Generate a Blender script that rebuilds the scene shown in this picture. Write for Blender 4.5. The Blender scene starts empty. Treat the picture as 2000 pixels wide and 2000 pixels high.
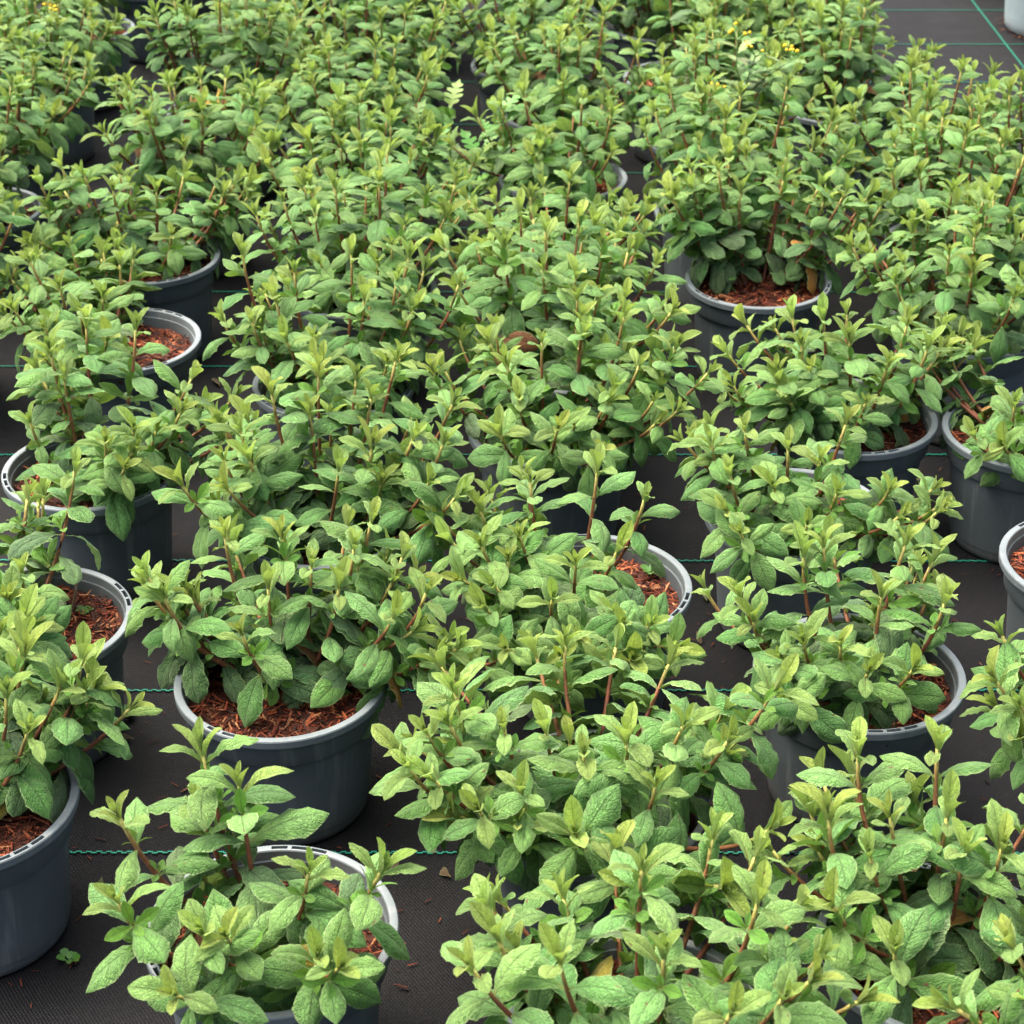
import bpy, math, random
from mathutils import Vector, Matrix
R = math.radians
random.seed(7)
sc = bpy.context.scene
C = sc.collection

# ---------------------------------------------------------------- camera
F_PX, PITCH, CAM_H = 3750.0, R(30), 1.48
cam = bpy.data.cameras.new('camera'); cam_o = bpy.data.objects.new('camera', cam); C.objects.link(cam_o)
cam_o.location = (0, 0, CAM_H); cam_o.rotation_euler = (R(90) - PITCH, 0, 0)
cam.sensor_width = 36; cam.lens = 36 * F_PX / 2000; cam.clip_start = .05; cam.clip_end = 300
cam.dof.use_dof = True; cam.dof.focus_distance = 2.25; cam.dof.aperture_fstop = 13
sc.camera = cam_o
# ---------------------------------------------------------------- sky, sun, exposure
w = bpy.data.worlds.new('World'); sc.world = w; w.use_nodes = True
nt = w.node_tree; bg = nt.nodes['Background']
sky = nt.nodes.new('ShaderNodeTexSky'); sky.sky_type = 'NISHITA'; sky.sun_disc = False
SUN_EL, SUN_AZ = R(66), R(-60)          # azimuth from +Y towards +X
sky.sun_elevation = SUN_EL; sky.sun_rotation = SUN_AZ
sky.air_density = .8; sky.dust_density = 8.0; sky.ozone_density = .3
nt.links.new(sky.outputs[0], bg.inputs[0]); bg.inputs[1].default_value = .09
sl = bpy.data.lights.new('sun', 'SUN'); sl.energy = 1.5; sl.angle = R(75); sl.color = (1, .955, .86)
so = bpy.data.objects.new('sun', sl); C.objects.link(so)
sd = Vector((math.sin(SUN_AZ) * math.cos(SUN_EL), math.cos(SUN_AZ) * math.cos(SUN_EL), math.sin(SUN_EL)))
so.rotation_euler = (-sd).to_track_quat('-Z', 'Y').to_euler(); so.location = sd * 20
vs = sc.view_settings; vs.view_transform = 'Standard'; vs.look = 'None'; vs.gamma = 1; vs.use_curve_mapping = False
vs.exposure = 2.34
cy = sc.cycles; cy.max_bounces = 4; cy.diffuse_bounces = 3; cy.glossy_bounces = 2; cy.transmission_bounces = 3; cy.transparent_max_bounces = 4
cy.caustics_reflective = False; cy.caustics_refractive = False

C = bpy.data.collections.new('nursery')      # linked to the scene once, at the end (linking each object live is slow)
# ---------------------------------------------------------------- helpers
def ray(px, py):
    x = (px - 1000) / F_PX; y = (py - 1000) / F_PX
    return Vector((x, math.cos(PITCH) - y * math.sin(PITCH), -math.sin(PITCH) - y * math.cos(PITCH)))
def hit(px, py, z):
    r = ray(px, py); t = (z - CAM_H) / r.z
    return Vector((0, 0, CAM_H)) + r * t
def tag(o, label=None, cat=None, group=None, kind=None):
    if label: o['label'] = label
    if cat: o['category'] = cat
    if group: o['group'] = group
    if kind: o['kind'] = kind
    return o
def link(name, data, parent=None, mat=None):
    o = bpy.data.objects.new(name, data); C.objects.link(o)
    if parent is not None: o.parent = parent
    if mat is not None: o.matrix_basis = mat
    return o
def mesh(name, V, Fc, material, uv=None, col=None, smooth=True):
    m = bpy.data.meshes.new(name); m.from_pydata([tuple(v) for v in V], [], Fc)
    if material: m.materials.append(material)
    if smooth: m.polygons.foreach_set('use_smooth', [True] * len(m.polygons))
    if uv is not None:
        L = m.uv_layers.new(name='UVMap'); d = []
        for l in m.loops: d += uv[l.vertex_index]
        L.data.foreach_set('uv', d)
    if col is not None:
        a = m.color_attributes.new('Col', 'FLOAT_COLOR', 'POINT'); d = []
        for c in col: d += [c[0], c[1], c[2], 1]
        a.data.foreach_set('color', d)
    m.update(); return m
def lin(r, g, b):
    f = lambda c: (c / 255 / 12.92) if c <= 10 else ((c / 255 + .055) / 1.055) ** 2.4
    return (f(r), f(g), f(b))
class NT:
    def __init__(s, name):
        s.m = bpy.data.materials.new(name); s.m.use_nodes = True; s.t = s.m.node_tree
        s.t.nodes.clear(); s.out = s.t.nodes.new('ShaderNodeOutputMaterial')
    def n(s, typ, **k):
        x = s.t.nodes.new('ShaderNode' + typ)
        for a, v in k.items(): setattr(x, a, v)
        return x
    def l(s, a, b): s.t.links.new(a, b)
    def setin(s, sock, v):
        if hasattr(v, 'is_output'): s.l(v, sock)
        elif isinstance(v, (tuple, list)): sock.default_value = (*v, 1) if len(v) == 3 and sock.type == 'RGBA' else v
        else: sock.default_value = v
    def math(s, op, a, b=0, clamp=False):
        x = s.n('Math', operation=op, use_clamp=clamp); s.setin(x.inputs[0], a); s.setin(x.inputs[1], b); return x.outputs[0]
    def ramp(s, v, a, b, lo=0, hi=1):
        x = s.n('MapRange', interpolation_type='SMOOTHSTEP'); s.setin(x.inputs[0], v)
        for i, q in enumerate((a, b, lo, hi)): s.setin(x.inputs[i + 1], q)
        return x.outputs[0]
    def mix(s, f, a, b, blend='MIX'):
        x = s.n('Mix', data_type='RGBA', blend_type=blend); s.setin(x.inputs[0], f); s.setin(x.inputs[6], a); s.setin(x.inputs[7], b); return x.outputs[2]
    def noise(s, vec, scale, detail=3, rough=.55):
        x = s.n('TexNoise'); x.inputs['Scale'].default_value = scale; x.inputs['Detail'].default_value = detail
        x.inputs['Roughness'].default_value = rough
        if vec is not None: s.l(vec, x.inputs['Vector'])
        return x.outputs['Fac']
    def bump(s, h, strength, dist, normal=None):
        x = s.n('Bump'); s.l(h, x.inputs['Height']); x.inputs['Strength'].default_value = strength; x.inputs['Distance'].default_value = dist
        if normal is not None: s.l(normal, x.inputs['Normal'])
        return x.outputs[0]
    def prin(s, col, rough, normal=None, spec=.5, **k):
        x = s.n('BsdfPrincipled'); s.setin(x.inputs['Base Color'], col); s.setin(x.inputs['Roughness'], rough)
        x.inputs['Specular IOR Level'].default_value = spec
        for a, v in k.items(): s.setin(x.inputs[a.replace('_', ' ')], v)
        if normal is not None: s.l(normal, x.inputs['Normal'])
        return x.outputs[0]
    def done(s, sh): s.l(sh, s.out.inputs['Surface']); return s.m

# ---------------------------------------------------------------- materials
def leaf_material(name, streak=False):
    k = NT(name)
    uv = k.n('UVMap').outputs[0]; sx = k.n('SeparateXYZ'); k.l(uv, sx.inputs[0])
    oi = k.n('ObjectInfo'); rnd = oi.outputs['Random']
    ax = k.math('MULTIPLY', k.math('ABSOLUTE', k.math('SUBTRACT', sx.outputs[0], .5)), 2)
    y = sx.outputs[1]
    cv = k.n('CombineXYZ'); k.l(k.math('ADD', sx.outputs[0], k.math('MULTIPLY', rnd, 31.7)), cv.inputs[0])
    k.l(k.math('ADD', k.math('MULTIPLY', y, 2.1), k.math('MULTIPLY', ax, -.55)), cv.inputs[1])
    vo = k.n('TexVoronoi', feature='DISTANCE_TO_EDGE'); vo.inputs['Scale'].default_value = 9.5; k.l(cv.outputs[0], vo.inputs['Vector'])
    cell = k.ramp(vo.outputs[0], 0, .18)
    mid = k.ramp(ax, .015, .09)
    lat = k.math('SINE', k.math('MULTIPLY', k.math('SUBTRACT', k.math('MULTIPLY', y, 7), k.math('MULTIPLY', ax, 1.5)), 6.283))
    lat = k.ramp(lat, -1, -.80)
    h = k.math('ADD', k.math('MULTIPLY', cell, .75), k.math('ADD', k.math('MULTIPLY', mid, .7), k.math('MULTIPLY', lat, .35)))
    vein = k.math('MULTIPLY', k.math('MULTIPLY', k.ramp(vo.outputs[0], 0, .07, .68, 1), k.ramp(mid, 0, 1, .62, 1)), k.ramp(lat, 0, 1, .86, 1))
    nz = k.noise(cv.outputs[0], 3.0, 1); shade = k.ramp(nz, .3, .7, .86, 1.12)
    fac = k.math('MULTIPLY', vein, shade)
    cc = k.n('CombineColor')
    for i in range(3): k.l(fac, cc.inputs[i])
    col = k.mix(1, oi.outputs['Color'], cc.outputs[0], 'MULTIPLY')
    # pale felted margin, yellow-green base, a few brown scorch spots on some leaves
    col = k.mix(k.ramp(ax, .86, 1.0, 0, .6), col, (.33, .46, .19))
    col = k.mix(k.ramp(y, .0, .16, .55, 0), col, (.36, .36, .09))
    sp = k.ramp(nz, .68, .73)
    sp = k.math('MULTIPLY', sp, k.math('GREATER_THAN', rnd, .72))
    col = k.mix(sp, col, (.14, .07, .035))
    if streak:
        st = k.math('MULTIPLY', k.ramp(ax, .03, .17, 1, 0), k.ramp(y, .08, .5, 1, 0))
        col = k.mix(k.math('MULTIPLY', st, .75), col, (.42, .06, .035))
    back = k.n('NewGeometry').outputs['Backfacing']
    col = k.mix(k.math('MULTIPLY', back, .38), col, (.22, .34, .10))
    nb = k.bump(h, .7, .0025)
    p = k.prin(col, .52, nb, .26, Sheen_Weight=.24, Sheen_Roughness=.45, Sheen_Tint=(.8, .9, .65))
    tr = k.n('BsdfTranslucent'); k.l(k.mix(.35, col, (.30, .42, .03)), tr.inputs[0]); k.l(nb, tr.inputs['Normal'])
    ms = k.n('MixShader'); ms.inputs[0].default_value = .42 if streak else .27; k.l(p, ms.inputs[1]); k.l(tr.outputs[0], ms.inputs[2])
    return k.done(ms.outputs[0])
M = {}
M['leaf'] = leaf_material('felted_leaf'); M['tip'] = leaf_material('young_leaf', True)
def attr_mat(name, rough, nscale=60, amp=.3, bump=.3, spec=.3):
    k = NT(name); a = k.n('Attribute', attribute_name='Col'); tc = k.n('TexCoord').outputs['Object']
    nz = k.noise(tc, nscale, 4); c = k.n('CombineColor'); f = k.ramp(nz, .3, .7, 1 - amp, 1 + amp)
    for i in range(3): k.l(f, c.inputs[i])
    return k.done(k.prin(k.mix(1, a.outputs[0], c.outputs[0], 'MULTIPLY'), rough, k.bump(nz, bump, .002), spec))
M['stem'] = attr_mat('stem_bark', .55, 220, .22, .3)
M['bark'] = attr_mat('bark_chip', .75, 260, .35, .6, .25)
def pot_mat(name, c, rough=.42):
    k = NT(name); tc = k.n('TexCoord').outputs['Object']; oi = k.n('ObjectInfo')
    ad = k.n('VectorMath', operation='ADD'); k.l(tc, ad.inputs[0]); k.l(oi.outputs['Location'], ad.inputs[1]); v = ad.outputs[0]
    n1 = k.noise(v, 9, 5, .6); n2 = k.noise(v, 420, 2)
    mp = k.n('Mapping'); mp.inputs['Scale'].default_value = (60, 60, 4); k.l(v, mp.inputs[0]); n3 = k.noise(mp.outputs[0], 1, 3)
    col = k.mix(k.ramp(n1, .35, .75, 0, .5), c, tuple(min(1, x * 1.5 + .02) for x in c))
    col = k.mix(k.ramp(n3, .54, .75, 0, .38), col, (.26, .27, .25))
    col = k.mix(k.ramp(n2, .69, .75, 0, .55), col, (.30, .29, .25))
    s = k.n('SeparateXYZ'); k.l(tc, s.inputs[0])
    dirt = k.math('MULTIPLY', k.ramp(s.outputs[2], .0, .055, 1, 0), k.ramp(n1, .38, .6))
    col = k.mix(k.math('MULTIPLY', dirt, .55), col, (.075, .05, .035))
    return k.done(k.prin(col, k.ramp(n1, .3, .7, rough - .06, rough + .12), k.bump(n2, .12, .0006), .45))
M['pot'] = pot_mat('grey_plastic', (.082, .098, .104)); M['rim'] = pot_mat('grey_plastic_rim', (.125, .148, .155), .36)
M['pale_pot'] = pot_mat('pale_grey_plastic', (.27, .34, .355), .5)
def slot_shade():
    k = NT('painted_slot_shade'); tc = k.n('TexCoord').outputs['Object']; n = k.noise(tc, 150, 6, .7); n2 = k.noise(tc, 30, 3)
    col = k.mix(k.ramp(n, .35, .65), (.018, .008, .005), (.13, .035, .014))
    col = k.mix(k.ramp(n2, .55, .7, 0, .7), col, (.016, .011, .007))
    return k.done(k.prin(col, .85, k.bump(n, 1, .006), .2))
M['slot_shade'] = slot_shade()  # only for rim slot floors: the dark inside the slots, painted as colour
def fabric():
    k = NT('woven_ground_fabric'); tc = k.n('TexCoord').outputs['Object']; s = k.n('SeparateXYZ'); k.l(tc, s.inputs[0])
    wob = k.noise(tc, 6, 2)
    wx = k.math('SINE', k.math('ADD', k.math('MULTIPLY', s.outputs[0], 6.283 / .0042), k.math('MULTIPLY', wob, 14)))
    wy = k.math('SINE', k.math('MULTIPLY', s.outputs[1], 6.283 / .0062))
    wv = k.math('MULTIPLY', wx, wy); weave = k.ramp(wv, -.6, .8)
    n1 = k.noise(tc, 3.2, 6, .65); n2 = k.noise(tc, 90, 4, .7); n3 = k.noise(tc, 17, 4, .6)
    col = k.mix(k.ramp(weave, 0, 1, .25, 1), (.0012, .0012, .0015), (.0036, .0036, .0044))
    col = k.mix(k.ramp(n1, .42, .68, 0, .5), col, (.0075, .008, .0095))
    col = k.mix(k.math('MULTIPLY', k.ramp(n2, .55, .72, 0, .5), k.ramp(n3, .4, .6)), col, (.018, .019, .022))
    col = k.mix(k.math('MULTIPLY', k.ramp(n3, .60, .70), k.ramp(n1, .45, .6, 0, .55)), col, (.008, .0058, .0048))
    h = k.math('ADD', weave, k.math('ADD', k.math('MULTIPLY', n3, 1.6), k.math('MULTIPLY', n1, 7)))
    return k.done(k.prin(col, k.ramp(n1, .3, .65, .55, .8), k.bump(h, .6, .0012), .2))
M['fabric'] = fabric()
def plain(name, c, rough=.6, spec=.3):
    k = NT(name); n = k.noise(k.n('TexCoord').outputs['Object'], 130, 3)
    return k.done(k.prin(k.mix(k.ramp(n, .3, .7, 0, .5), c, tuple(x * .55 for x in c)), rough, None, spec))
M['thread'] = plain('green_thread', (.012, .20, .13)); M['yellow'] = plain('yellow_petal', (.80, .50, .015))

# ---------------------------------------------------------------- ground
gm = mesh('ground_cover', [(-40, -30, 0), (40, -30, 0), (40, 60, 0), (-40, 60, 0)], [(0, 1, 2, 3)], M['fabric'], smooth=False)
ground = tag(link('ground', gm), 'black woven ground cover fabric with green marker threads', kind='structure')
def thread_mesh(x0, x1, zig=.006, half=.0011, amp=.0014):
    V, Fc = [], []; x = x0; i = 0
    rr = random.Random(3)
    while x < x1:
        dy = amp * (1 if i % 2 else -1) + rr.uniform(-.0003, .0003); a, b = x, min(x + zig * 1.12, x1)
        n = len(V); z0, z1 = .0012, .0022
        for (p, q) in ((a, dy - half), (b, dy - half), (b, dy + half), (a, dy + half)): V.append((p, q, z0 if i % 2 else z0 + .0006))
        for (p, q) in ((a, dy - half), (b, dy - half), (b, dy + half), (a, dy + half)): V.append((p, q, z1 if i % 2 else z1 + .0006))
        Fc += [(n + 4, n + 5, n + 6, n + 7), (n, n + 1, n + 5, n + 4), (n + 1, n + 2, n + 6, n + 5), (n + 2, n + 3, n + 7, n + 6), (n + 3, n, n + 4, n + 7)]
        x += zig; i += 1
    return mesh('marker_thread', V, Fc, M['thread'], smooth=False)
tm = thread_mesh(-1.9, 1.9)
for i in range(13):
    link('marker_thread', tm, ground, Matrix.Translation((0, 1.428 + .3297 * i, 0)) @ Matrix.Rotation(random.uniform(-.002, .002), 4, 'Z'))
lt = thread_mesh(-2.2, 3.2, .012, .0014, .0006)
link('marker_thread', lt, ground, Matrix.Translation((1.315, 4, .0006)) @ Matrix.Rotation(R(90), 4, 'Z'))

# ---------------------------------------------------------------- bark chips
CHIP = [lin(150, 74, 42), lin(128, 58, 34), lin(176, 96, 58), lin(104, 48, 30), lin(70, 36, 25), lin(190, 128, 86), lin(140, 62, 34), lin(52, 32, 24)]
def chips(V, Fc, Cc, pts, lo, hi, rr, tilt=.45, tone=1.0):
    for p in pts:
        L = rr.uniform(lo, hi) * (1.7 if rr.random() < .12 else 1); W = max(.0010, L * rr.uniform(.05, .20)); T = W * rr.uniform(.25, .6)
        rot = Matrix.Rotation(rr.uniform(0, 6.283), 3, 'Z') @ Matrix.Rotation(rr.gauss(0, tilt), 3, 'Y') @ Matrix.Rotation(rr.gauss(0, tilt), 3, 'X')
        n = len(V); c = rr.choice(CHIP); s = rr.uniform(.6, 1.15) * tone * (.78 + .38 * math.sin(p[0] * 43 + tilt * 9) * math.sin(p[1] * 51 + len(pts))); k = rr.uniform(.35, 1); sk = rr.uniform(-.3, .3) * W
        for dz in (-T / 2, T / 2):
            for (a, b) in ((-L / 2, -W / 2 * k), (L / 2, -W / 2 + sk), (L / 2 * k, W / 2), (-L / 2, W / 2 * k + sk)):
                V.append(Vector(p) + rot @ Vector((a, b, dz))); Cc.append(tuple(q * s for q in c))
        Fc += [(n, n + 3, n + 2, n + 1), (n + 4, n + 5, n + 6, n + 7), (n, n + 1, n + 5, n + 4), (n + 1, n + 2, n + 6, n + 5), (n + 2, n + 3, n + 7, n + 6), (n + 3, n, n + 4, n + 7)]
SOIL = .157
def mulch_mesh(seed):
    rr = random.Random(seed); V, Fc, Cc = [], [], []
    rad = .1115; NR, NS = 7, 28; hum = [rr.uniform(-.004, .004) for _ in range(40)]
    zf = lambda x, y: SOIL - .004 + .004 * math.sin(x * 45 + seed) * math.sin(y * 38 + 2 * seed) + .003 * (1 - (x * x + y * y) / rad ** 2)
    V.append((0, 0, zf(0, 0))); Cc.append(lin(60, 32, 22))
    for i in range(1, NR + 1):
        for j in range(NS):
            a = 6.283185 * j / NS; r = rad * i / NR; x, y = r * math.cos(a), r * math.sin(a)
            V.append((x, y, zf(x, y))); q = rr.uniform(.4, 1); Cc.append(tuple(q * c for c in lin(75, 38, 25)))
    for j in range(NS):
        Fc.append((0, 1 + j, 1 + (j + 1) % NS))
        for i in range(NR - 1):
            a = 1 + i * NS; b = a + NS; Fc.append((a + j, b + j, b + (j + 1) % NS, a + (j + 1) % NS))
    pts = []
    for _ in range(1500):
        r = rad * .95 * math.sqrt(rr.random()); a = rr.uniform(0, 6.283); x, y = r * math.cos(a), r * math.sin(a)
        pts.append((x, y, zf(x, y) + rr.uniform(.0, .0055)))
    chips(V, Fc, Cc, pts, .005, .018, rr, .34, .88)
    return mesh('bark_mulch', V, Fc, M['bark'], col=Cc, smooth=False)
MULCH = [mulch_mesh(11 + i) for i in range(5)]

# ---------------------------------------------------------------- pots
def lathe(name, prof, mat, N=72, closed_bottom=False):
    V, Fc = [], []
    for (r, z) in prof:
        for j in range(N): a = 6.283185 * j / N; V.append((r * math.cos(a), r * math.sin(a), z))
    for i in range(len(prof) - 1):
        for j in range(N): Fc.append((i * N + j, i * N + (j + 1) % N, (i + 1) * N + (j + 1) % N, (i + 1) * N + j))
    if closed_bottom: Fc.append(tuple(range(N - 1, -1, -1)))
    return mesh(name, V, Fc, mat)
def sharpen(m, ang=32):
    m.set_sharp_from_angle(angle=R(ang)); return m
BODY = sharpen(lathe('pot_body', [(.086, .002), (.0925, .002), (.0955, .006), (.0965, .012), (.1082, .1362), (.1138, .1366), (.1146, .1378), (.1165, .1680), (.1135, .1690), (.1125, .168), (.1065, .12), (.098, .02)], M['pot'], closed_bottom=True))
def rim_mesh():
    N = 180; V, Fc = [], []; slot = set(); dark = []
    for s in (8, 68, 128):
        for wdw in range(3):
            for q in range(4): slot.add(s + wdw * 5 + q)
    P = [(.1162, .1685), (.1232, .1685), (.1247, .1700), (.1252, .1785), (.1243, .1800), (.1226, .1802), (.1180, .1802), (.1165, .1800), (.1155, .1788), (.1128, .150)]
    def vert(r, z, j): a = 6.283185 * j / N; V.append((r * math.cos(a), r * math.sin(a), z)); return len(V) - 1
    ring = [[vert(r, z, j) for j in range(N)] for (r, z) in P]
    for i in range(len(P) - 1):
        for j in range(N):
            k = (j + 1) % N
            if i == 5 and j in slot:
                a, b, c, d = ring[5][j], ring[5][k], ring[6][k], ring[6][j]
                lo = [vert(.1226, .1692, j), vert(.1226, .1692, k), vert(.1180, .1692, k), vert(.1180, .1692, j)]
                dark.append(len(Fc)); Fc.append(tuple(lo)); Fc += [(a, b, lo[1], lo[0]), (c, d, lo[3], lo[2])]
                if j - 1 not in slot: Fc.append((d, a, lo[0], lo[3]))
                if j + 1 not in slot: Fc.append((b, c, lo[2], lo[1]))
            else: Fc.append((ring[i][j], ring[i][k], ring[i + 1][k], ring[i + 1][j]))
    m = mesh('pot_rim', V, Fc, M['rim']); m.materials.append(M['slot_shade'])
    for i in dark: m.polygons[i].material_index = 1  # slot floors coloured dark to paint in the shade of open holes
    return sharpen(m)
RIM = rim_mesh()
def make_pot(x, y, label, group, rot=None, tilt=(0, 0)):
    e = tag(link('plant_pot', None), label, 'pot', group); e.location = (x, y, .0); e.rotation_euler = (tilt[0], tilt[1], random.uniform(0, 6.28) if rot is None else rot)
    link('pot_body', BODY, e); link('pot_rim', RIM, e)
    tag(link('bark_mulch', random.choice(MULCH), e), kind='stuff')
    return e

# ---------------------------------------------------------------- leaves
def interp(pts, u):
    for (a, b), (c, d) in zip(pts, pts[1:]):
        if u <= c:
            t = (u - a) / (c - a); t = t * t * (3 - 2 * t) * .5 + t * .5; return b + (d - b) * t
    return pts[-1][1]
SHAPE = {
 'mature': [(0, .13), (.08, .18), (.2, .48), (.34, .80), (.5, .99), (.64, 1), (.76, .84), (.87, .55), (.95, .27), (1, .02)],
 'old': [(0, .12), (.1, .2), (.25, .55), (.4, .85), (.55, .98), (.7, 1), (.83, .84), (.92, .58), (.97, .34), (1, .03)],
 'young': [(0, .30), (.1, .33), (.25, .52), (.42, .86), (.56, 1), (.7, .93), (.83, .68), (.93, .36), (1, .02)],
 'tip': [(0, .40), (.15, .46), (.35, .72), (.55, 1), (.72, .95), (.86, .66), (.95, .32), (1, .04)]}
def leaf_geo(V, Fc, UV, kind, L, W, rise, curl, fold, recurve, und, rr, mtx=None, NU=14, NV=8, twist=0, crinkle=0, ff=None):
    n0 = len(V); ph = [rr.uniform(0, 6.28) for _ in range(4)]; fr = rr.uniform(2.2, 3.6); fr2 = rr.uniform(5, 7.5)
    y = z = 0; prev = 0; bend = rr.uniform(-.08, .08)
    for i in range(NU + 1):
        u = i / NU; du = u - prev; prev = u
        ang = rise - curl * u ** 1.35; y += du * math.cos(ang) * L; z += du * math.sin(ang) * L
        hw = W * interp(SHAPE[kind], u) * L
        hw *= 1 + .03 * math.sin(u * 40 + ph[3]) + .02 * math.sin(u * 23 + ph[0])
        fo = fold * (1 - u) ** 1.2 + (ff if ff is not None else fold * .25)
        ca, sa = math.cos(ang), math.sin(ang)
        for j in range(NV + 1):
            v = -1 + 2 * j / NV; a = abs(v); sgn = 1 if v > 0 else -1
            lx = hw * v * math.cos(min(1.3, fo)); lz = hw * a * math.sin(min(1.3, fo)) - recurve * hw * a ** 2.6
            env = math.sin(math.pi * min(1, u * 1.05)) ** .6 if 0 < u < .95 else .3
            lz += und * L * a ** 2 * env * (.8 * math.sin(6.283 * fr * u + ph[0 if v > 0 else 1]) + .55 * math.sin(6.283 * fr2 * u + ph[1 if v > 0 else 2]))
            lz += crinkle * L * math.sin(v * 5 + ph[2]) * math.sin(u * 17 + ph[3]) * .4
            tw = twist * u; lx, lz = lx * math.cos(tw) - lz * math.sin(tw), lx * math.sin(tw) + lz * math.cos(tw)
            p = Vector((lx + bend * L * u * u, y - lz * sa, z + lz * ca))
            V.append(mtx @ p if mtx else p); UV.append((j / NV, u))
    for i in range(NU):
        for j in range(NV):
            a = n0 + i * (NV + 1) + j; Fc.append((a, a + 1, a + NV + 2, a + NV + 1))
def leaf_mesh(kind, seed):
    rr = random.Random(seed); V, Fc, UV = [], [], []
    if kind == 'mature': leaf_geo(V, Fc, UV, kind, 1, rr.uniform(.215, .265), rr.uniform(.15, .45), rr.uniform(.7, 1.7), rr.uniform(.4, .75), rr.uniform(.35, .8), rr.uniform(.012, .034), rr, twist=rr.uniform(-.3, .3), ff=rr.uniform(-.05, .12))
    if kind == 'old': leaf_geo(V, Fc, UV, kind, 1, rr.uniform(.22, .29), rr.uniform(.0, .4), rr.uniform(.6, 1.7), rr.uniform(.2, .6), rr.uniform(.2, .6), rr.uniform(.022, .045), rr, twist=rr.uniform(-.6, .6), crinkle=rr.uniform(.01, .025), NU=18)
    if kind == 'young': leaf_geo(V, Fc, UV, kind, 1, rr.uniform(.21, .26), rr.uniform(.05, .3), rr.uniform(.7, 1.5), rr.uniform(.7, 1.1), rr.uniform(.2, .55), rr.uniform(.012, .036), rr, twist=rr.uniform(-.25, .25), ff=.22)
    return mesh('leaf_' + kind, V, Fc, M['leaf' if kind != 'young' else 'tip'], uv=UV)
LEAF = {k: [leaf_mesh(k, 100 * i + len(k)) for i in range(n)] for k, n in (('mature', 16), ('old', 12), ('young', 10))}
def frame(ydir, zhint):
    y = ydir.normalized(); x = y.cross(zhint)
    if x.length < 1e-5: x = y.cross(Vector((.3, .7, .2)))
    x.normalize(); z = x.cross(y)
    return Matrix(((x.x, y.x, z.x), (x.y, y.y, z.y), (x.z, y.z, z.z)))
def cluster(pairs, seed, material, kind):
    rr = random.Random(seed); V, Fc, UV = [], [], []
    for (zh, L, W, ang, curl, fold, az) in pairs:
        for s in (0, math.pi):
            a = az + s + rr.uniform(-.15, .15); rad = Vector((math.cos(a), math.sin(a), 0)); t = Vector((0, 0, 1)); an = ang + rr.uniform(-.08, .08)
            m3 = frame(t * math.cos(an) + rad * math.sin(an), t * math.sin(an) - rad * math.cos(an))
            mt = Matrix.Translation(Vector((0, 0, zh)) + rad * .0012) @ m3.to_4x4()
            leaf_geo(V, Fc, UV, kind, L * rr.uniform(.85, 1.12), W, .0, curl * rr.uniform(.5, 1.5), fold, .1, .012, rr, mt, NU=9, NV=6, ff=fold * .45)
    return mesh('leaf_cluster', V, Fc, material, uv=UV)
TIP = []
for i in range(9):
    rr = random.Random(900 + i); o = rr.uniform(.14, .36)
    TIP.append(cluster([(-.004, .034 * rr.uniform(.85, 1.2), .215, o, rr.uniform(.25, .9), .85, 0), (.002, .023 * rr.uniform(.8, 1.2), .20, o * .45, .15, 1.0, 1.57), (.004, .012, .2, .06, 0, 1.1, 0)], 40 + i, M['tip'], 'tip'))
SIDE = []
for i in range(9):
    rr = random.Random(700 + i)
    SIDE.append(cluster([(.006, .024 * rr.uniform(.8, 1.3), .23, rr.uniform(.7, 1.1), rr.uniform(.3, .8), .35, 0), (.010, .019 * rr.uniform(.8, 1.3), .22, rr.uniform(.4, .7), .4, .5, 1.57), (.012, .010, .2, .12, 0, .9, .3)], 70 + i, M['leaf'], 'young'))

# ---------------------------------------------------------------- shrubs
def bez(b, c, e, t): return b * (1 - t) ** 2 + c * 2 * t * (1 - t) + e * t * t
def tube(V, Fc, Cc, pts, rads, cols, N=6):
    n0 = len(V)
    for i, p in enumerate(pts):
        t = (pts[min(i + 1, len(pts) - 1)] - pts[max(i - 1, 0)]).normalized(); fm = frame(t, Vector((.21, .13, 1)) if abs(t.z) < .9 else Vector((1, .1, 0)))
        for j in range(N):
            a = 6.283185 * j / N; V.append(p + fm @ Vector((math.cos(a), 0, math.sin(a))) * rads[i]); Cc.append(cols[i])
    for i in range(len(pts) - 1):
        for j in range(N):
            a = n0 + i * N; Fc.append((a + j, a + (j + 1) % N, a + N + (j + 1) % N, a + N + j))
    Fc.append(tuple(n0 + (len(pts) - 1) * N + j for j in range(N)))
def vmix(a, b, t): return tuple(p + (q - p) * t for p, q in zip(a, b))
C_RED, C_TAN, C_YEL, C_BRN = (.21, .065, .036), (.28, .13, .055), (.36, .36, .09), (.14, .065, .038)
COL = {'tip': (.390, .510, .100), 'young': (.212, .380, .096), 'mature': (.126, .285, .074), 'deep': (.070, .218, .032), 'old': (.122, .208, .090), 'side': (.150, .365, .034)}
UP = Vector((0, 0, 1))
def jcol(c, rr, hue=.10, val=.2):
    k = 1 + rr.uniform(-val, val); h = rr.uniform(-hue, hue)
    return (c[0] * k * (1 + h), c[1] * k, c[2] * k * (1 - h * .6), 1)
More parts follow.
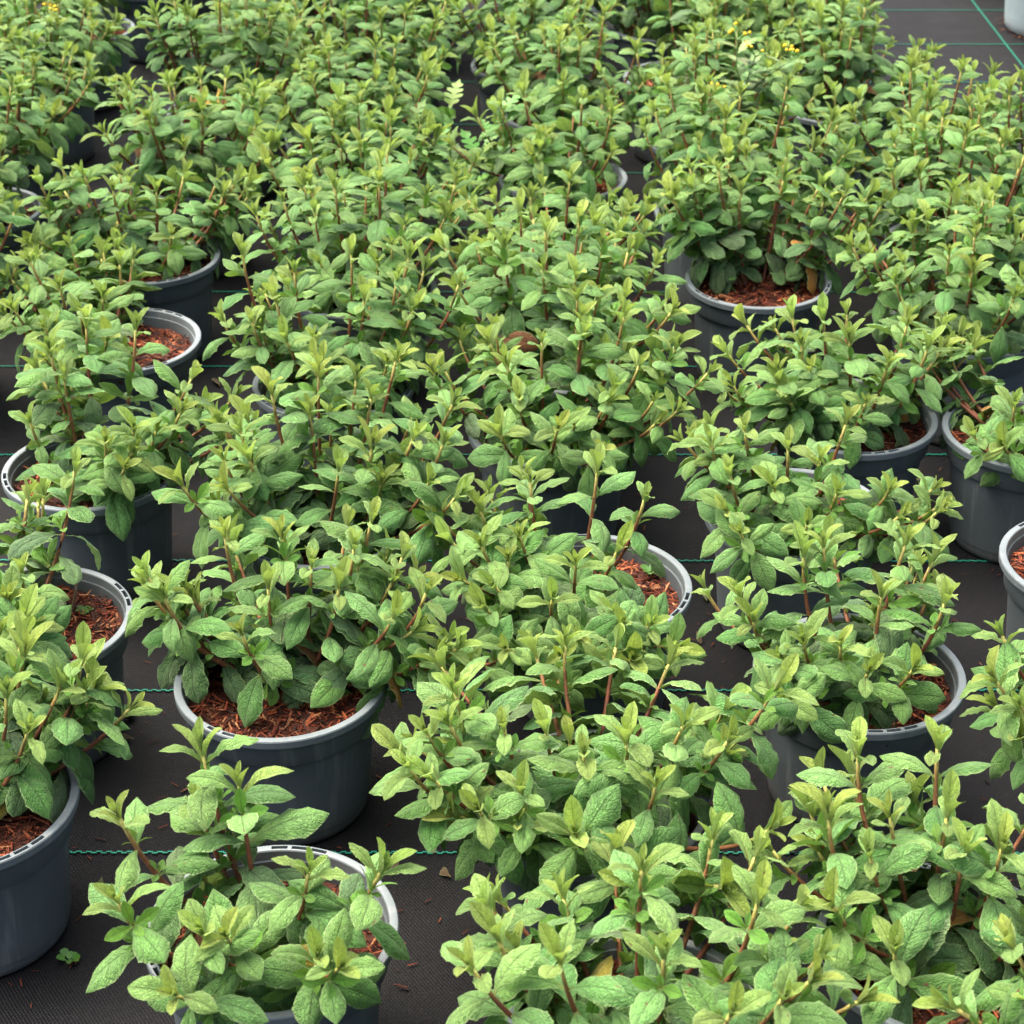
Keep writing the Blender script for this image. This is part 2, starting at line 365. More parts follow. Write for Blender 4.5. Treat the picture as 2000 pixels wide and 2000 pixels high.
def shoot(plant, origin, b, e, rr, vig, scale, low=False, bare=0.0, tall=False):
    """one shoot in the plant's local space: a stem with decussate leaf pairs, side shoots and an upright tip"""
    d = e - b; hz = Vector((d.x, d.y, 0))
    c = b + hz * rr.uniform(.62, .85) + UP * d.z * rr.uniform(.25, .42) + Vector((rr.uniform(-.01, .01), rr.uniform(-.01, .01), 0))
    n = 10; pts = [bez(b, c, e, i / n) for i in range(n + 1)]
    seg = [(pts[i + 1] - pts[i]).length for i in range(n)]; Ltot = sum(seg)
    cum = [0]
    for s in seg: cum.append(cum[-1] + s)
    r0 = min(.0036, .0020 + Ltot * .008)
    redness = rr.uniform(.35, 1); cols, rads = [], []
    for i in range(n + 1):
        s = Ltot - cum[i]
        cc = vmix(C_YEL, vmix(C_TAN, C_RED, redness), min(1, s / .034)); cc = vmix(cc, C_BRN, max(0, min(.8, (s - .11) / .1)))
        cols.append(cc); rads.append(.0019 + (r0 - .0019) * min(1, s / max(.05, Ltot)))
    V, Fc, Cc = [], [], []; tube(V, Fc, Cc, pts, rads, cols)
    st = link('stem', mesh('stem', V, Fc, M['stem'], col=Cc), plant)
    def at(s):
        q = max(0, Ltot - s)
        for i in range(n):
            if q <= cum[i + 1] or i == n - 1:
                t = (q - cum[i]) / seg[i]; return pts[i].lerp(pts[i + 1], t), (pts[i + 1] - pts[i]).normalized()
    az = rr.uniform(0, 6.28); out = hz.normalized() if hz.length > .005 else Vector((1, 0, 0))
    def put(name, data, p, m3, sc_, col):
        o = link(name, data, st, Matrix.Translation(p) @ m3.to_4x4() @ Matrix.Diagonal((sc_[0], sc_[1], sc_[2], 1))); o.color = col
        return o
    p, t = at(0); fm = frame(t, Vector((math.cos(az + 1.57), math.sin(az + 1.57), 0)))
    tm3 = Matrix((fm.col[0], fm.col[2], fm.col[1])).transposed()
    if tm3.determinant() < 0: tm3 = Matrix((-fm.col[0], fm.col[2], fm.col[1])).transposed()
    k = rr.uniform(.9, 1.3) * scale * (1.0 if not low else .8)
    put('shoot_tip', rr.choice(TIP), p, tm3, (k, k, k), jcol(vmix(COL['tip'], COL['side'], rr.random() * (.7 if low else .35)), rr))
    s = .013 * vig * rr.uniform(.8, 1.2); i = 0; smax = Ltot * (1 - bare) - .006
    steps = [.025, .033, .038, .036, .033, .030, .027, .025, .025]
    angs = [46, 68, 80, 88, 96, 102, 106, 108, 110]
    lens = [.045, .059, .068, .070, .066, .061, .056, .052, .050]
    while s < smax and i < 7:
        p, t = at(s); az += 1.57 + rr.uniform(-.2, .2)
        e1 = frame(t, UP if abs(t.z) < .95 else Vector((1, 0, 0))); ex, ez = e1.col[0], e1.col[2]
        kind = 'young' if i == 0 else ('mature' if i < 3 or (i == 3 and rr.random() < .4) else 'old')
        for sd_ in (0, math.pi):
            if i >= 4 and rr.random() < .12 * (i - 3): continue
            a = az + sd_ + rr.uniform(-.12, .12); rad = ex * math.cos(a) + ez * math.sin(a)
            an = R(angs[i] + rr.gauss(0, 7) + (6 if low else 0)); yd = t * math.cos(an) + rad * math.sin(an); zd = t * math.sin(an) - rad * math.cos(an)
            zd = (zd + UP * .35).normalized()
            ln = lens[i] * rr.uniform(.86, 1.16) * scale * (.62 if low else 1); wd = ln * rr.uniform(.80, 1.02)
            m3 = frame(yd, zd) @ Matrix.Rotation(rr.gauss(0, .14), 3, 'Y')
            if kind == 'young': base = vmix(COL['young'], COL['tip'], rr.random() * .4)
            elif kind == 'mature': base = vmix(vmix(COL['young'], COL['mature'], min(1, i / 2.2)), COL['deep'], rr.random() ** 2 * .7)
            else: base = vmix(COL['old'], COL['deep'], rr.random() * .6)
            if low: base = vmix(base, COL['side'], .55)
            if kind == 'old' and rr.random() < .03: base = rr.choice([(.42, .18, .03), (.40, .32, .05), (.25, .10, .04)])
            put('leaf', rr.choice(LEAF[kind]), p + rad * .001, m3, (wd, ln, ln), jcol(base, rr))
            if i >= 1 and rr.random() < (.5 if not low else .15):
                an2 = R(rr.uniform(24, 48)); yd = t * math.cos(an2) + rad * math.sin(an2)
                f2 = frame(yd, zd); mm = Matrix((f2.col[0], -f2.col[2], f2.col[1])).transposed()
                q = rr.uniform(.55, 1.2) * scale * (1 if i < 3 else 1.25)
                put('side_shoot', rr.choice(SIDE), p, mm, (q, q, q), jcol(vmix(COL['side'], COL['deep'], rr.random() * .35), rr))
        s += steps[i] * vig * rr.uniform(.8, 1.2) * (.55 if low else 1); i += 1
    return st
def solve_tip(px, py, cx, cy, hp):
    r = ray(px, py); best = None
    for k in range(600):
        z = SOIL + .01 + .00055 * k; t = (z - CAM_H) / r.z; p = Vector((0, 0, CAM_H)) + r * t
        cost = (math.hypot(p.x - cx, p.y - cy) / .10) ** 2 + ((z - SOIL - hp) / .05) ** 2
        if best is None or cost < best[0]: best = (cost, p)
    return best[1]
def make_shrub(x, y, label, group, seed, tips=None, n=26, hgt=.245, spread=.215, lows=3, scale=1.0, bare=.0, fill=4, off=(0, 0), open=None, dead=0):
    rr = random.Random(seed); base = Vector((x + off[0], y + off[1], SOIL - .004))
    e = tag(link('leafy_shrub', None), label, 'shrub', group); e.location = base
    def clear(a):                       # keep shoots out of the side where the bark lies open
        if open is None: return a
        d = (a - R(open) + math.pi) % (2 * math.pi) - math.pi
        return a if abs(d) > 1.25 else R(open) + math.copysign(1.25 + rr.uniform(0, .6), d)
    ends = []
    for (px, py) in tips or []:
        p = solve_tip(px, py, base.x, base.y, hgt * .9) - base
        ends.append(p - Vector((p.x * .06, p.y * .06, .022)))
    m = n if not tips else fill + 6
    for i in range(m):
        q = rr.random() if not tips else rr.uniform(.3, 1); r = spread * math.sqrt(q) * rr.uniform(.75, 1.15); a = clear(i * 2.39996 + rr.uniform(-.5, .5))
        h = hgt * (1 - .45 * (r / (spread * 1.1)) ** 2) * rr.uniform(.82, 1.14) * (.78 if tips else 1)
        ends.append(Vector((r * math.cos(a), r * math.sin(a), max(.09, h - .02))))
    for p in ends:
        a = math.atan2(p.y, p.x) + rr.uniform(-.5, .5); rb = min(.03, .006 + .12 * math.hypot(p.x, p.y))
        b = Vector((rb * math.cos(a), rb * math.sin(a), 0)); 
        shoot(e, base, b, p, rr, rr.uniform(.7, 1.1), scale * rr.uniform(.88, 1.1), bare=bare)
    for i in range(dead):
        a = R(open or 0) + rr.uniform(-.9, .9); q = rr.uniform(.05, .085); d = Vector((math.cos(a + .5), math.sin(a + .5), -rr.uniform(.1, .5)))
        ln = rr.uniform(.045, .06); o = link('leaf', rr.choice(LEAF['old']), e, Matrix.Translation((q * math.cos(a), q * math.sin(a), rr.uniform(.05, .10))) @ frame(d, UP).to_4x4() @ Matrix.Scale(ln, 4))
        o.color = (*rr.choice([(.50, .20, .03), (.42, .14, .035), (.50, .34, .05), (.26, .12, .06)]), 1)
        o['label'] = 'withered orange brown leaf'
    for i in range(lows):
        a = clear(rr.uniform(0, 6.28)); r1 = rr.uniform(.02, .045); r2 = r1 + rr.uniform(.015, .05)
        shoot(e, base, Vector((r1 * math.cos(a), r1 * math.sin(a), 0)), Vector((r2 * math.cos(a + .3), r2 * math.sin(a + .3), rr.uniform(.025, .075))), rr, .6, scale * rr.uniform(.8, 1.15), low=True)
    return e

ROWP = 'pots standing in rows on the ground cover'; ROWS = 'shrubs growing in the pot rows'
GENP = 'grey plastic pot almost wholly hidden under neighbouring shrubs'
GENS = 'dense bushy green shrub packed between the other potted shrubs'
P2 = 1.0
# key: x, y, pot label, shrub label, dict of shrub options (tips are pixels in the photograph)
POTS = [
 (-.272, 1.860, 'grey pot with a wide crescent of red bark along its near side', 'big spreading shrub overhanging the pot with a crescent of bare bark',
   dict(tips=[(269,1098),(305,1140),(430,1015),(551,1021),(466,1215),(668,1119),(699,1041),(800,1057),(735,985),(610,1075),(850,1130),(780,1180),(520,1120)], hgt=.20, fill=8, lows=3, off=(.0, .045), open=-100)),
 (-.593, 1.636, 'grey pot cut by the picture edge in front of the pot with two dry twigs', 'shrub trailing over the rim of the pot before the one with dry twigs',
   dict(tips=[(130,1305),(172,1258),(52,1245),(15,1330),(60,1400),(-40,1290)], hgt=.2, fill=9, lows=3, off=(-.01, .02), open=-60)),
 (-.595, 1.990, 'grey pot with two dry twigs stuck in its half bare bark', 'lopsided shrub with one lone upright stem beside two dry twigs',
   dict(tips=[(152,885),(42,1095),(62,1200),(10,1150),(-30,1090)], hgt=.2, fill=5, lows=3, off=(-.03, -.005), open=10)),
 (-.593, 2.379, 'grey pot with bare reddish bark under a thin shrub, behind the pot with dry twigs', 'thin shrub with open bark on one side, behind the pot with dry twigs',
   dict(tips=[(166,600),(269,612),(91,660),(385,712),(119,705),(311,818),(212,850),(49,800),(362,780)], hgt=.2, fill=5, lows=3, open=-150)),
 (-.625, 2.807, 'grey pot showing bark at the side where it meets a dark gap', 'shrub leaning away from the bark at the side of its pot',
   dict(tips=[(49,487),(16,585),(110,540),(200,560)], hgt=.22, fill=11, lows=5, off=(-.04, 0), open=0)),
 (-.640, 3.153, 'shadowed grey pot standing right behind the pot with side bark', 'broad shrub with slanting red stems over a shadowed pot',
   dict(tips=[(336,440),(305,352),(155,321),(109,305),(215,350),(60,330)], hgt=.24, fill=12, lows=7, open=-60)),
 (-.237, 1.434, 'grey pot of a sparse shrub standing before the crescent bark pot', 'sparse shrub of few thick shoots before the crescent bark pot',
   dict(tips=[(386,1435),(461,1497),(212,1564),(207,1735),(606,1673),(756,1673),(435,1807),(668,1870),(331,1927)], hgt=.19, fill=-3, lows=2, scale=1.08, open=40)),
 (.104, 2.069, 'grey pot with red bark bare on one side and a moss tuft', 'shrub pushed to one side of a pot with a moss tuft',
   dict(tips=[(1212,1052),(1202,1186),(1098,1262),(1243,1272),(1331,1245),(985,1070),(983,1250),(905,1285),(940,1170),(890,1110),(930,1040),(1010,1020),(1031,911),(1171,890),(1269,947),(1090,1330)], hgt=.19, fill=5, lows=3, off=(-.035, 0), open=15)),
 (.385, 2.252, 'tall looking grey pot behind the open bark pot', 'shrub with rounded paired leaves behind the open bark pot',
   dict(tips=[(1450,812),(1606,875),(1510,930),(1750,935),(1420,905),(1380,840),(1540,850),(1660,800)], hgt=.19, fill=7, lows=4, open=60)),
 (.411, 1.876, 'grey pot whose whole rim shows round dark bark', 'open shrub of separate shoots inside a fully visible pot rim',
   dict(tips=[(1435,1140),(1564,1055),(1606,1035),(1776,1031),(1725,1135),(1859,1150),(1642,1235),(1523,1262),(1699,1290),(1792,1285)], hgt=.19, fill=3, lows=3, open=-45)),
 (.760, 2.125, 'grey pot cut by the picture edge beside the tall looking pot', 'small shrub in the pot cut off beside the tall looking pot', dict(n=10, hgt=.18, lows=2, off=(.03, .0), open=180)),
 (.756, 2.491, 'large faced grey pot with a smooth side beside a dark gap', 'low shrub spilling over a smooth sided pot beside a dark gap',
   dict(tips=[(1983,770),(1901,832),(1960,850)], hgt=.17, fill=5, lows=4, open=-150)),
 (.505, 2.540, 'shaded grey pot with dark damp bark next to the smooth sided pot', 'tall shrub leaning its red stems over dark damp bark',
   dict(tips=[(1606,600),(1740,690),(1518,725),(1823,657),(1694,766),(1580,700),(1660,640),(1560,650),(1780,610)], hgt=.22, fill=11, lows=5, open=-60)),
 (.422, 3.050, 'grey pot with a patch of bark seen under a hollow in its shrub', 'shrub with brown scorched leaves and a hollow showing bark',
   dict(n=21, hgt=.23, lows=3, bare=.15, off=(.0, .03), open=-90)),
 (.099, 3.554, 'grey pot with its curved rim showing beside a gap in the rows', 'upright shrub of thin red stems beside a gap in the rows',
   dict(tips=[(972,190),(1018,165),(1140,170),(1200,205),(1105,330),(1165,400),(1060,260),(1200,280)], hgt=.24, fill=8, lows=4, open=-20)),
 (.373, 4.192, 'grey pot half uncovered behind the yellow flowered weed', 'shrub behind the yellow flowered weed', dict(n=21, hgt=.25, off=(.05, 0), open=-170)),
 (-.607, 3.959, 'grey pot with orange withered leaves hanging at its rim', 'shrub with orange withered leaves low on its stems', dict(n=24, hgt=.28, spread=.21, bare=.15, open=-110, dead=6)),
 (-.311, 4.136, 'grey pot beside the lobed pale weed', 'bushy shrub behind the lobed pale weed', dict(n=23, hgt=.26)),
 (-1.033, 4.577, 'grey pot at the alley with a scrap of bark showing', 'shrub beside the alley under a yellow flower head', dict(n=18, hgt=.23, off=(-.03, 0), open=0)),
 (-.946, 4.976, 'dark grey pot standing clear in the alley', 'shrub in the pot standing clear in the alley', dict(n=16, hgt=.23)),
 (-.273, 2.652, 'grey pot with only its edge rim showing under the tallest mid row shrub', 'tall mid row shrub of many upright pale tips',
   dict(tips=[(461,470),(569,505),(688,470),(714,560),(782,522),(807,475),(911,530),(839,502),(481,605),(611,640),(818,580),(530,560)], hgt=.22, fill=9, lows=5)),
 (.060, 2.499, 'grey pot with a low arc of rim showing beneath leaves', 'shrub with long slanting stems over a low arc of rim',
   dict(tips=[(1207,738),(1336,655),(1404,704),(1228,590),(1140,600),(1145,631),(1057,642),(1124,807),(985,690),(1010,760),(1290,760),(1260,690),(1340,780)], hgt=.21, fill=12, lows=4)),
 (.077, 3.118, None, 'shrub directly behind the one with long slanting stems', dict(tips=[(960,370),(1045,450),(1115,330),(1165,420),(1120,490),(1230,400),(1180,560),(950,560)], hgt=.21, fill=9)),
 (.397, 3.779, None, 'shrub whose pot the tall yellow flowered weed grows from', dict(n=23, hgt=.25)),
 (.390, 3.380, None, 'full shrub directly before the tall yellow flowered weed', dict(n=24, hgt=.27, off=(.02, 0))),
 (.421, 1.405, 'near grey pot with a bright green young shoot rising from its bark', 'dense near shrub with a bright green young shoot in its bark',
   dict(tips=[(1606,1564),(1735,1562),(1694,1642),(1890,1635),(1745,1838),(1854,1560),(1616,1740),(1968,1625),(1668,1435),(1833,1420)], hgt=.19, fill=7, lows=2, scale=1.03, off=(.0, .02), open=-120)),
 (.121, 1.303, 'near grey pot with only a curved black slotted rim edge showing', 'near shrub of the largest leaves over a curved black rim edge',
   dict(tips=[(1254,1660),(1497,1728),(1083,1849),(1440,1957),(1549,1926),(900,1864),(1300,1840)], hgt=.22, fill=12, lows=3, scale=1.06)),
 (.088, 1.635, 'grey pot hidden under the shrub of thick red stems', 'shrub with thick bare red stems and broad pale leaves',
   dict(tips=[(859,1385),(973,1395),(813,1405),(828,1500),(921,1562),(775,1475),(870,1320),(1060,1400),(1230,1420),(1140,1450),(1290,1510),(1347,1388),(1538,1315),(1010,1525),(1440,1420)], hgt=.21, fill=12, lows=3, scale=1.06)),
 (-.255, 2.231, 'grey pot with a sliver of pale rim and bark under a wide shrub', 'wide shrub of many pale upright tips behind the crescent bark pot',
   dict(tips=[(458,815),(603,780),(621,700),(523,740),(476,872),(336,925),(732,850),(818,830),(730,748),(782,672),(880,840),(900,760),(850,920),(906,950),(699,712),(430,930)], hgt=.23, fill=9, lows=4)),
 (.720, 1.230, None, 'near shrub with a red streaked tip beside the bright young shoot', dict(tips=[(1947,1812),(1823,1935),(1990,1925),(2060,1800)], hgt=.2, fill=5, lows=2, scale=1.05)),
 (.705, 1.715, None, 'tall stemmed shrub beside the fully visible pot rim', dict(tips=[(1942,1207),(1983,1352),(1930,1300),(2060,1180),(2100,1300)], hgt=.22, fill=5, lows=2)),
]
NAMED = {(-.262, 3.02): 'bushy shrub directly behind the tall mid row shrub of pale tips', (-.285, 3.40): 'shrub just before the gap where the lobed pale weed sprawls',
 (-.33, 3.78): 'shrub touching the lobed pale weed, before the bushy one', (.10, 3.95): 'shrub behind the upright one of thin red stems',
 (.74, 2.86): 'shrub directly behind the low one spilling over a smooth sided pot', (1.02, 3.42): 'shrub standing out past the end of the rows on the open fabric', (-.63, 3.55): 'shrub between the slanting stemmed one and the one with withered leaves',
 (.69, 5.14): 'last shrub of the row beside the open fabric and pale pots', (.70, 4.00): 'shrub at the row end beside open fabric, next to the weed\'s pot', (-.60, 4.36): 'shrub directly behind the one with orange withered leaves'}
# rows behind and between (hidden pots): filled on the same grid
for (x, y) in [(-.262, 3.02), (-.285, 3.40), (-.33, 3.78), (.07, 2.80), (.10, 3.95), (.03, 4.30), (.74, 2.86), (.78, 3.22), (.80, 3.60),
               (-.63, 3.55), (-.97, 2.95), (-.99, 3.38), (-1.02, 3.78), (-1.04, 4.18), (-.60, 4.36), (-.58, 4.74), (-.27, 4.52), (-.25, 4.90), (.05, 4.68), (.07, 5.06),
               (.36, 4.58), (.38, 4.96), (.70, 4.00), (.68, 4.38), (.70, 4.76), (.69, 5.14), (-.55, 5.12), (-1.30, 4.35), (-1.33, 4.75), (-.9, 5.4), (-.24, 5.3), (.38, 5.34), (1.02, 3.42)]:
    POTS.append((x + random.uniform(-.015, .015), y + random.uniform(-.015, .015), None, NAMED.get((x, y)), dict(n=random.randint(21, 28), hgt=random.uniform(.215, .265))))
for i, (x, y, pl, sl_, kw) in enumerate(POTS):
    make_pot(x, y, pl or GENP, ROWP)
    make_shrub(x, y, sl_ or GENS, ROWS, 1000 + i, **kw)

# ---------------------------------------------------------------- pale pots at the far side
def pale_pot(x, y, r, h, label):
    e = tag(link('plant_pot', None), label, 'pot', 'pale pots at the far edge'); e.location = (x, y, 0)
    link('pot_body', sharpen(lathe('pot_body', [(r * .9, .003), (r * .95, .003), (r * .985, .010), (r, .026), (r * 1.12, h * .8), (r * 1.15, h * .81), (r * 1.19, h), (r * 1.1, h), (r * 1.02, h * .6)], M['pale_pot'], closed_bottom=True)), e)
    link('pot_rim', sharpen(lathe('pot_rim', [(r * 1.19, h - .014), (r * 1.25, h - .014), (r * 1.25, h), (r * 1.1, h + .002), (r * 1.09, h - .02)], M['pale_pot'])), e)
    V, Fc, Cc = [], [], []; rr = random.Random(5); pts = []
    for _ in range(500):
        q = r * 1.02 * math.sqrt(rr.random()); a = rr.uniform(0, 6.283); pts.append((q * math.cos(a), q * math.sin(a), h * .78 + rr.uniform(0, .012)))
    chips(V, Fc, Cc, pts, .012, .03, rr); tag(link('bark_mulch', mesh('bark_mulch', V, Fc, M['bark'], col=Cc, smooth=False), e), kind='stuff')
pale_pot(1.50, 5.20, .155, .30, 'pale grey plastic pot standing alone with brown crumbs at its foot')
pale_pot(1.46, 5.72, .155, .30, 'pale grey plastic pot behind the other pale pot')

# ---------------------------------------------------------------- weeds
def lobed_leaf(V, Fc, Cc, base, yd, zd, L, col, rr, lobes=5):
    m = frame(yd, zd); side = .30
    out = []
    for s in (-1, 1):
        for i in range(lobes):
            u = .15 + .75 * i / lobes; wv = side * math.sin(math.pi * min(.95, u + .1)) * rr.uniform(.8, 1.2)
            a = [(0, u - .06), (s * wv * .9, u + .05), (s * wv, u + .14), (s * wv * .6, u + .15), (0, u + .09)]
            n = len(V)
            for (px_, py_) in a: V.append(base + m @ Vector((px_ * L, py_ * L, -.25 * L * py_ ** 2 + .10 * L * abs(px_) + rr.uniform(-.01, .01) * L))); Cc.append(tuple(q * rr.uniform(.85, 1.15) for q in col))
            Fc.append(tuple(range(n, n + 5)) if s > 0 else tuple(range(n + 4, n - 1, -1)))
    n = len(V)
    for (px_, py_) in ((-.05, 0), (.05, 0), (.07, .5), (.10, .85), (0, 1.05), (-.10, .85), (-.07, .5)): V.append(base + m @ Vector((px_ * L, py_ * L, -.25 * L * py_ ** 2 + .002 * L))); Cc.append(col)
    Fc.append(tuple(range(n, n + 7)))
def weed_leaf_mat():
    k = NT('weed_leaf'); a = k.n('Attribute', attribute_name='Col').outputs[0]; p = k.prin(a, .5, None, .35); t = k.n('BsdfTranslucent'); k.l(a, t.inputs[0])
    m = k.n('MixShader'); m.inputs[0].default_value = .25; k.l(p, m.inputs[1]); k.l(t.outputs[0], m.inputs[2]); return k.done(m.outputs[0])
M['weed'] = weed_leaf_mat()
def flower(parent, p, d, rr, s=1):
    V, Fc, Cc = [], [], []; g = (.16, .30, .06); pts = [p, p + d * .004 * s, p + d * .009 * s, p + d * .010 * s]
    tube(V, Fc, Cc, pts, [.0012 * s, .0026 * s, .0022 * s, .0018 * s], [g] * 4, 8); fl = link('flower_head', mesh('flower_head', V, Fc, M['weed'], col=Cc), parent)
    V, Fc, Cc = [], [], []; q = p + d * .0095 * s
    tube(V, Fc, Cc, [q, q + d * .002 * s, q + d * .0042 * s, q + d * .005 * s], [.0020 * s, .0036 * s, .0028 * s, .001 * s], [(.8, .5, .02)] * 4, 9); link('petals', mesh('petals', V, Fc, M['yellow']), fl)
def groundsel(base, tips, label, seed, col=(.20, .33, .11), dark=(.10, .05, .045)):
    rr = random.Random(seed); e = tag(link('flowering_weed', None), label, 'weed'); e.location = base
    forks = Vector(tips[0]) * .0
    top = sum((Vector(t) for t in tips), Vector()) / len(tips); fork = Vector((top.x * .7, top.y * .7, top.z * .62))
    V, Fc, Cc = [], [], []; tube(V, Fc, Cc, [Vector((0, 0, 0)), fork * .5 + Vector((.004, 0, 0)), fork], [.004, .0034, .0028], [dark, dark, vmix(dark, col, .4)], 7)
    main = link('stem', mesh('stem', V, Fc, M['stem'], col=Cc), e)
    def leaves(a, b, n, L):
        for i in range(n):
            t = (i + .5) / n; p = a.lerp(b, t); az = i * 2.4 + rr.random(); d = Vector((math.cos(az), math.sin(az), rr.uniform(.2, .9))).normalized()
            V, Fc, Cc = [], [], []; lobed_leaf(V, Fc, Cc, p, d, UP, L * rr.uniform(.7, 1.2), tuple(c * rr.uniform(.85, 1.2) for c in col), rr)
            link('leaf', mesh('leaf', V, Fc, M['weed'], col=Cc), e)
    leaves(fork * .45, fork * 1.05, 14, .055)
    for t in tips:
        t = Vector(t); mid = fork.lerp(t, .5) + Vector((rr.uniform(-.01, .01), 0, .008))
        V, Fc, Cc = [], [], []; tube(V, Fc, Cc, [fork, mid, t], [.0022, .0017, .0013], [vmix(dark, col, .4), col, col], 6); link('stem', mesh('stem', V, Fc, M['stem'], col=Cc), e)
        leaves(fork.lerp(mid, .2), t, 11, .042)
        for q in range(6):
            d = Vector((rr.uniform(-.8, .8), rr.uniform(-.8, .8), rr.uniform(.4, 1))).normalized(); p2 = t + d * rr.uniform(.008, .022)
            V, Fc, Cc = [], [], []; tube(V, Fc, Cc, [t - d * .002, p2], [.0008, .0006], [col, col], 5); link('flower_stalk', mesh('flower_stalk', V, Fc, M['stem'], col=Cc), e)
            flower(e, p2, d, rr, rr.uniform(.8, 1.3))
def near(px, py, y):   # the point on a pixel's ray at distance y along the ground
    r = ray(px, py); t = y / r.y; return Vector((0, 0, CAM_H)) + r * t
wb = Vector((.44, 3.80, SOIL - .004))
groundsel(wb, [near(1440, 80, 3.62) - wb, near(1475, 110, 3.64) - wb, near(1545, 118, 3.62) - wb, near(1398, 190, 3.58) - wb], 'tall spindly weed with small yellow flowers rising above the shrubs', 5, (.17, .28, .09))
wb2 = Vector((-1.05, 4.20, SOIL - .004))
groundsel(wb2, [near(93, 35, 4.15) - wb2], 'single yellow flowered weed poking out of the shrubs near the alley', 6)
def lobed_weed(base, label, seed, dirs, L=.06, col=(.145, .29, .06)):
    rr = random.Random(seed); e = tag(link('lobed_weed', None), label, 'weed'); e.location = base
    for (dx, dy, dz) in dirs:
        d = Vector((dx, dy, dz)); pts = [Vector((0, 0, 0)), d * .5 + UP * .02, d]
        V, Fc, Cc = [], [], []; tube(V, Fc, Cc, pts, [.0026, .002, .0012], [col] * 3, 6); s = link('stem', mesh('stem', V, Fc, M['stem'], col=Cc), e)
        for i in range(9):
            t = .2 + .8 * i / 8; p = bez(pts[0], pts[1] * 1.6 - d * .3, pts[2], t); az = i * 2.4 + rr.random()
            dd = (Vector((math.cos(az), math.sin(az), rr.uniform(.1, .6))) + d.normalized() * .7).normalized()
            V, Fc, Cc = [], [], []; lobed_leaf(V, Fc, Cc, p, dd, UP, L * rr.uniform(.6, 1.1), tuple(c * rr.uniform(.8, 1.2) for c in col), rr, 4); link('leaf', mesh('leaf', V, Fc, M['weed'], col=Cc), s)
lobed_weed(Vector((-.125, 3.71, .0)), 'pale green weed with lobed leaves sprawling across a gap between pots', 8, [(.07, -.03, .20), (.10, .04, .24), (.0, .05, .25), (-.08, -.04, .24), (-.02, -.06, .19), (-.12, .02, .26), (.05, -.08, .14), (.12, -.02, .15)], .07)
def seedling(x, y, label, seed, s=1):
    rr = random.Random(seed); V, Fc, Cc = [], [], []
    for i in range(7):
        az = i * 2.4; d = Vector((math.cos(az), math.sin(az), .5)).normalized(); r_ = .0045 * s * rr.uniform(.7, 1.2); c0 = d * rr.uniform(.004, .010) * s; n = len(V); col = tuple(q * rr.uniform(.8, 1.2) for q in (.075, .17, .03))
        m = frame(d, UP)
        for k in range(8): a = 6.283 * k / 8; V.append(c0 + m @ Vector((r_ * math.cos(a), r_ * math.sin(a), .0015 * math.cos(2 * a)))); Cc.append(col)
        Fc.append(tuple(range(n, n + 8))); tube(V, Fc, Cc, [Vector((0, 0, -.004)), c0], [.0008, .0006], [col, col], 5)
    o = tag(link('weed_seedling', mesh('weed_seedling', V, Fc, M['weed'], col=Cc)), label, 'seedling'); o.location = (x, y, SOIL + .003)
p = hit(165, 1200, SOIL); seedling(p.x, p.y, 'tiny round leaved seedling on the bark beside the dry twigs', 1, 1.1)
p = hit(1268, 1122, SOIL); seedling(p.x, p.y, 'tiny mossy seedling on bare bark at the side of its pot', 2, 1.2)
p = hit(85, 962, SOIL); seedling(p.x, p.y, 'small seedling at the near rim under the thin shrub', 3, 1.1)
p = hit(22, 922, SOIL); seedling(p.x, p.y, 'seedling on reddish bark at the far rim of the thin shrub\'s pot', 4, .9)
for (px, py, s, seed) in ((138, 1880, 1.2, 9), (245, 1400, 1.4, 10)):
    p = hit(px, py, 0); seedling(p.x, p.y, 'small green seedling growing through the black ground cover', seed, s); C.objects[-1].location.z = .004
    C.objects[-1]['group'] = 'seedlings on the ground cover'
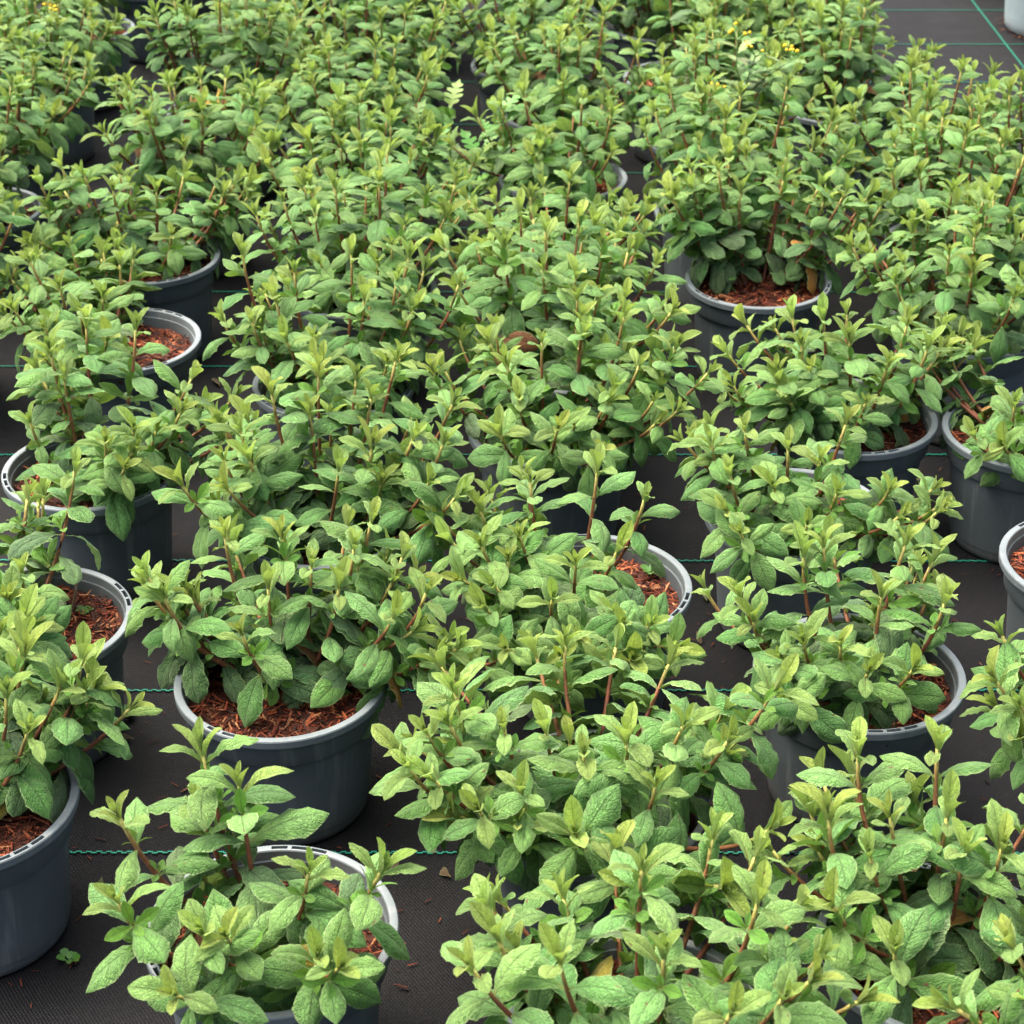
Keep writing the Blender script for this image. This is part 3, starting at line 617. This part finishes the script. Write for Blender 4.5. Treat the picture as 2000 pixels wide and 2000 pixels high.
# dry twigs
def twig(px, py, px2, py2, label):
    b = hit(px, py, SOIL - .004); t = near(px2, py2, b.y + .01) - b; V, Fc, Cc = [], [], []; c = (.20, .13, .08)
    tube(V, Fc, Cc, [Vector((0, 0, 0)), t * .5 + Vector((.002, 0, 0)), t], [.0022, .0020, .0017], [c, vmix(c, (.1, .06, .04), .5), c], 7)
    o = tag(link('dry_twig', mesh('dry_twig', V, Fc, M['stem'], col=Cc)), label, 'twig'); o.location = b
twig(84, 1180, 88, 1112, 'short dry twig upright in bark close to the lone stem'); twig(137, 1205, 150, 1128, 'longer dry twig standing apart in the half bare bark')

# ---------------------------------------------------------------- bark litter on the fabric
V, Fc, Cc = [], [], []; rr = random.Random(77); pts = []
for (x, y, *_r) in POTS:
    for _ in range(36 if y < 3 else 10):
        r = .105 + abs(rr.gauss(0, .06)); a = rr.uniform(0, 6.283); pts.append((x + r * math.cos(a), y + r * math.sin(a), .003))
for _ in range(120): pts.append((rr.uniform(-1.2, 1.6), rr.uniform(1, 5.6), .003))
for k in range(240):
    a = rr.uniform(0, 6.283); r = .155 + rr.uniform(-.004, .03); pts.append((1.50 + r * math.cos(a), 5.20 + r * math.sin(a), .004 + rr.uniform(0, .006))); pts.append((1.46 + r * math.cos(a + 1), 5.72 + r * math.sin(a + 1), .004 + rr.uniform(0, .006)))
chips(V, Fc, Cc, pts, .003, .014, rr, .12, .38)
tag(link('bark_litter', mesh('bark_litter', V, Fc, M['bark'], col=Cc, smooth=False)), 'loose brown bark bits scattered on the black ground cover', 'bark', kind='stuff')
# withered leaves lying on the fabric
rr = random.Random(21)
for (px, py) in ((640, 1480), (262, 1450), (780, 1690), (1380, 1180), (1360, 1240), (880, 1720), (1420, 1050), (430, 760), (410, 820), (1500, 1890), (200, 1720), (1780, 940)):
    p = hit(px, py, 0); ln = rr.uniform(.022, .038)
    o = link('fallen_leaf', rr.choice(LEAF['old']), None, Matrix.Translation((p.x, p.y, .006)) @ Matrix.Rotation(rr.uniform(0, 6.28), 4, 'Z') @ Matrix.Rotation(rr.choice((0, 3.14)) + rr.gauss(0, .25), 4, 'Y') @ Matrix.Diagonal((ln * .8, ln, ln * .6, 1)))
    o.color = (*rr.choice([(.10, .045, .025), (.14, .07, .03), (.07, .035, .022)]), 1)
    tag(o, 'small withered brown leaf fallen on the black ground cover', 'leaf', 'fallen leaves on the ground cover')
sc.collection.children.link(C)
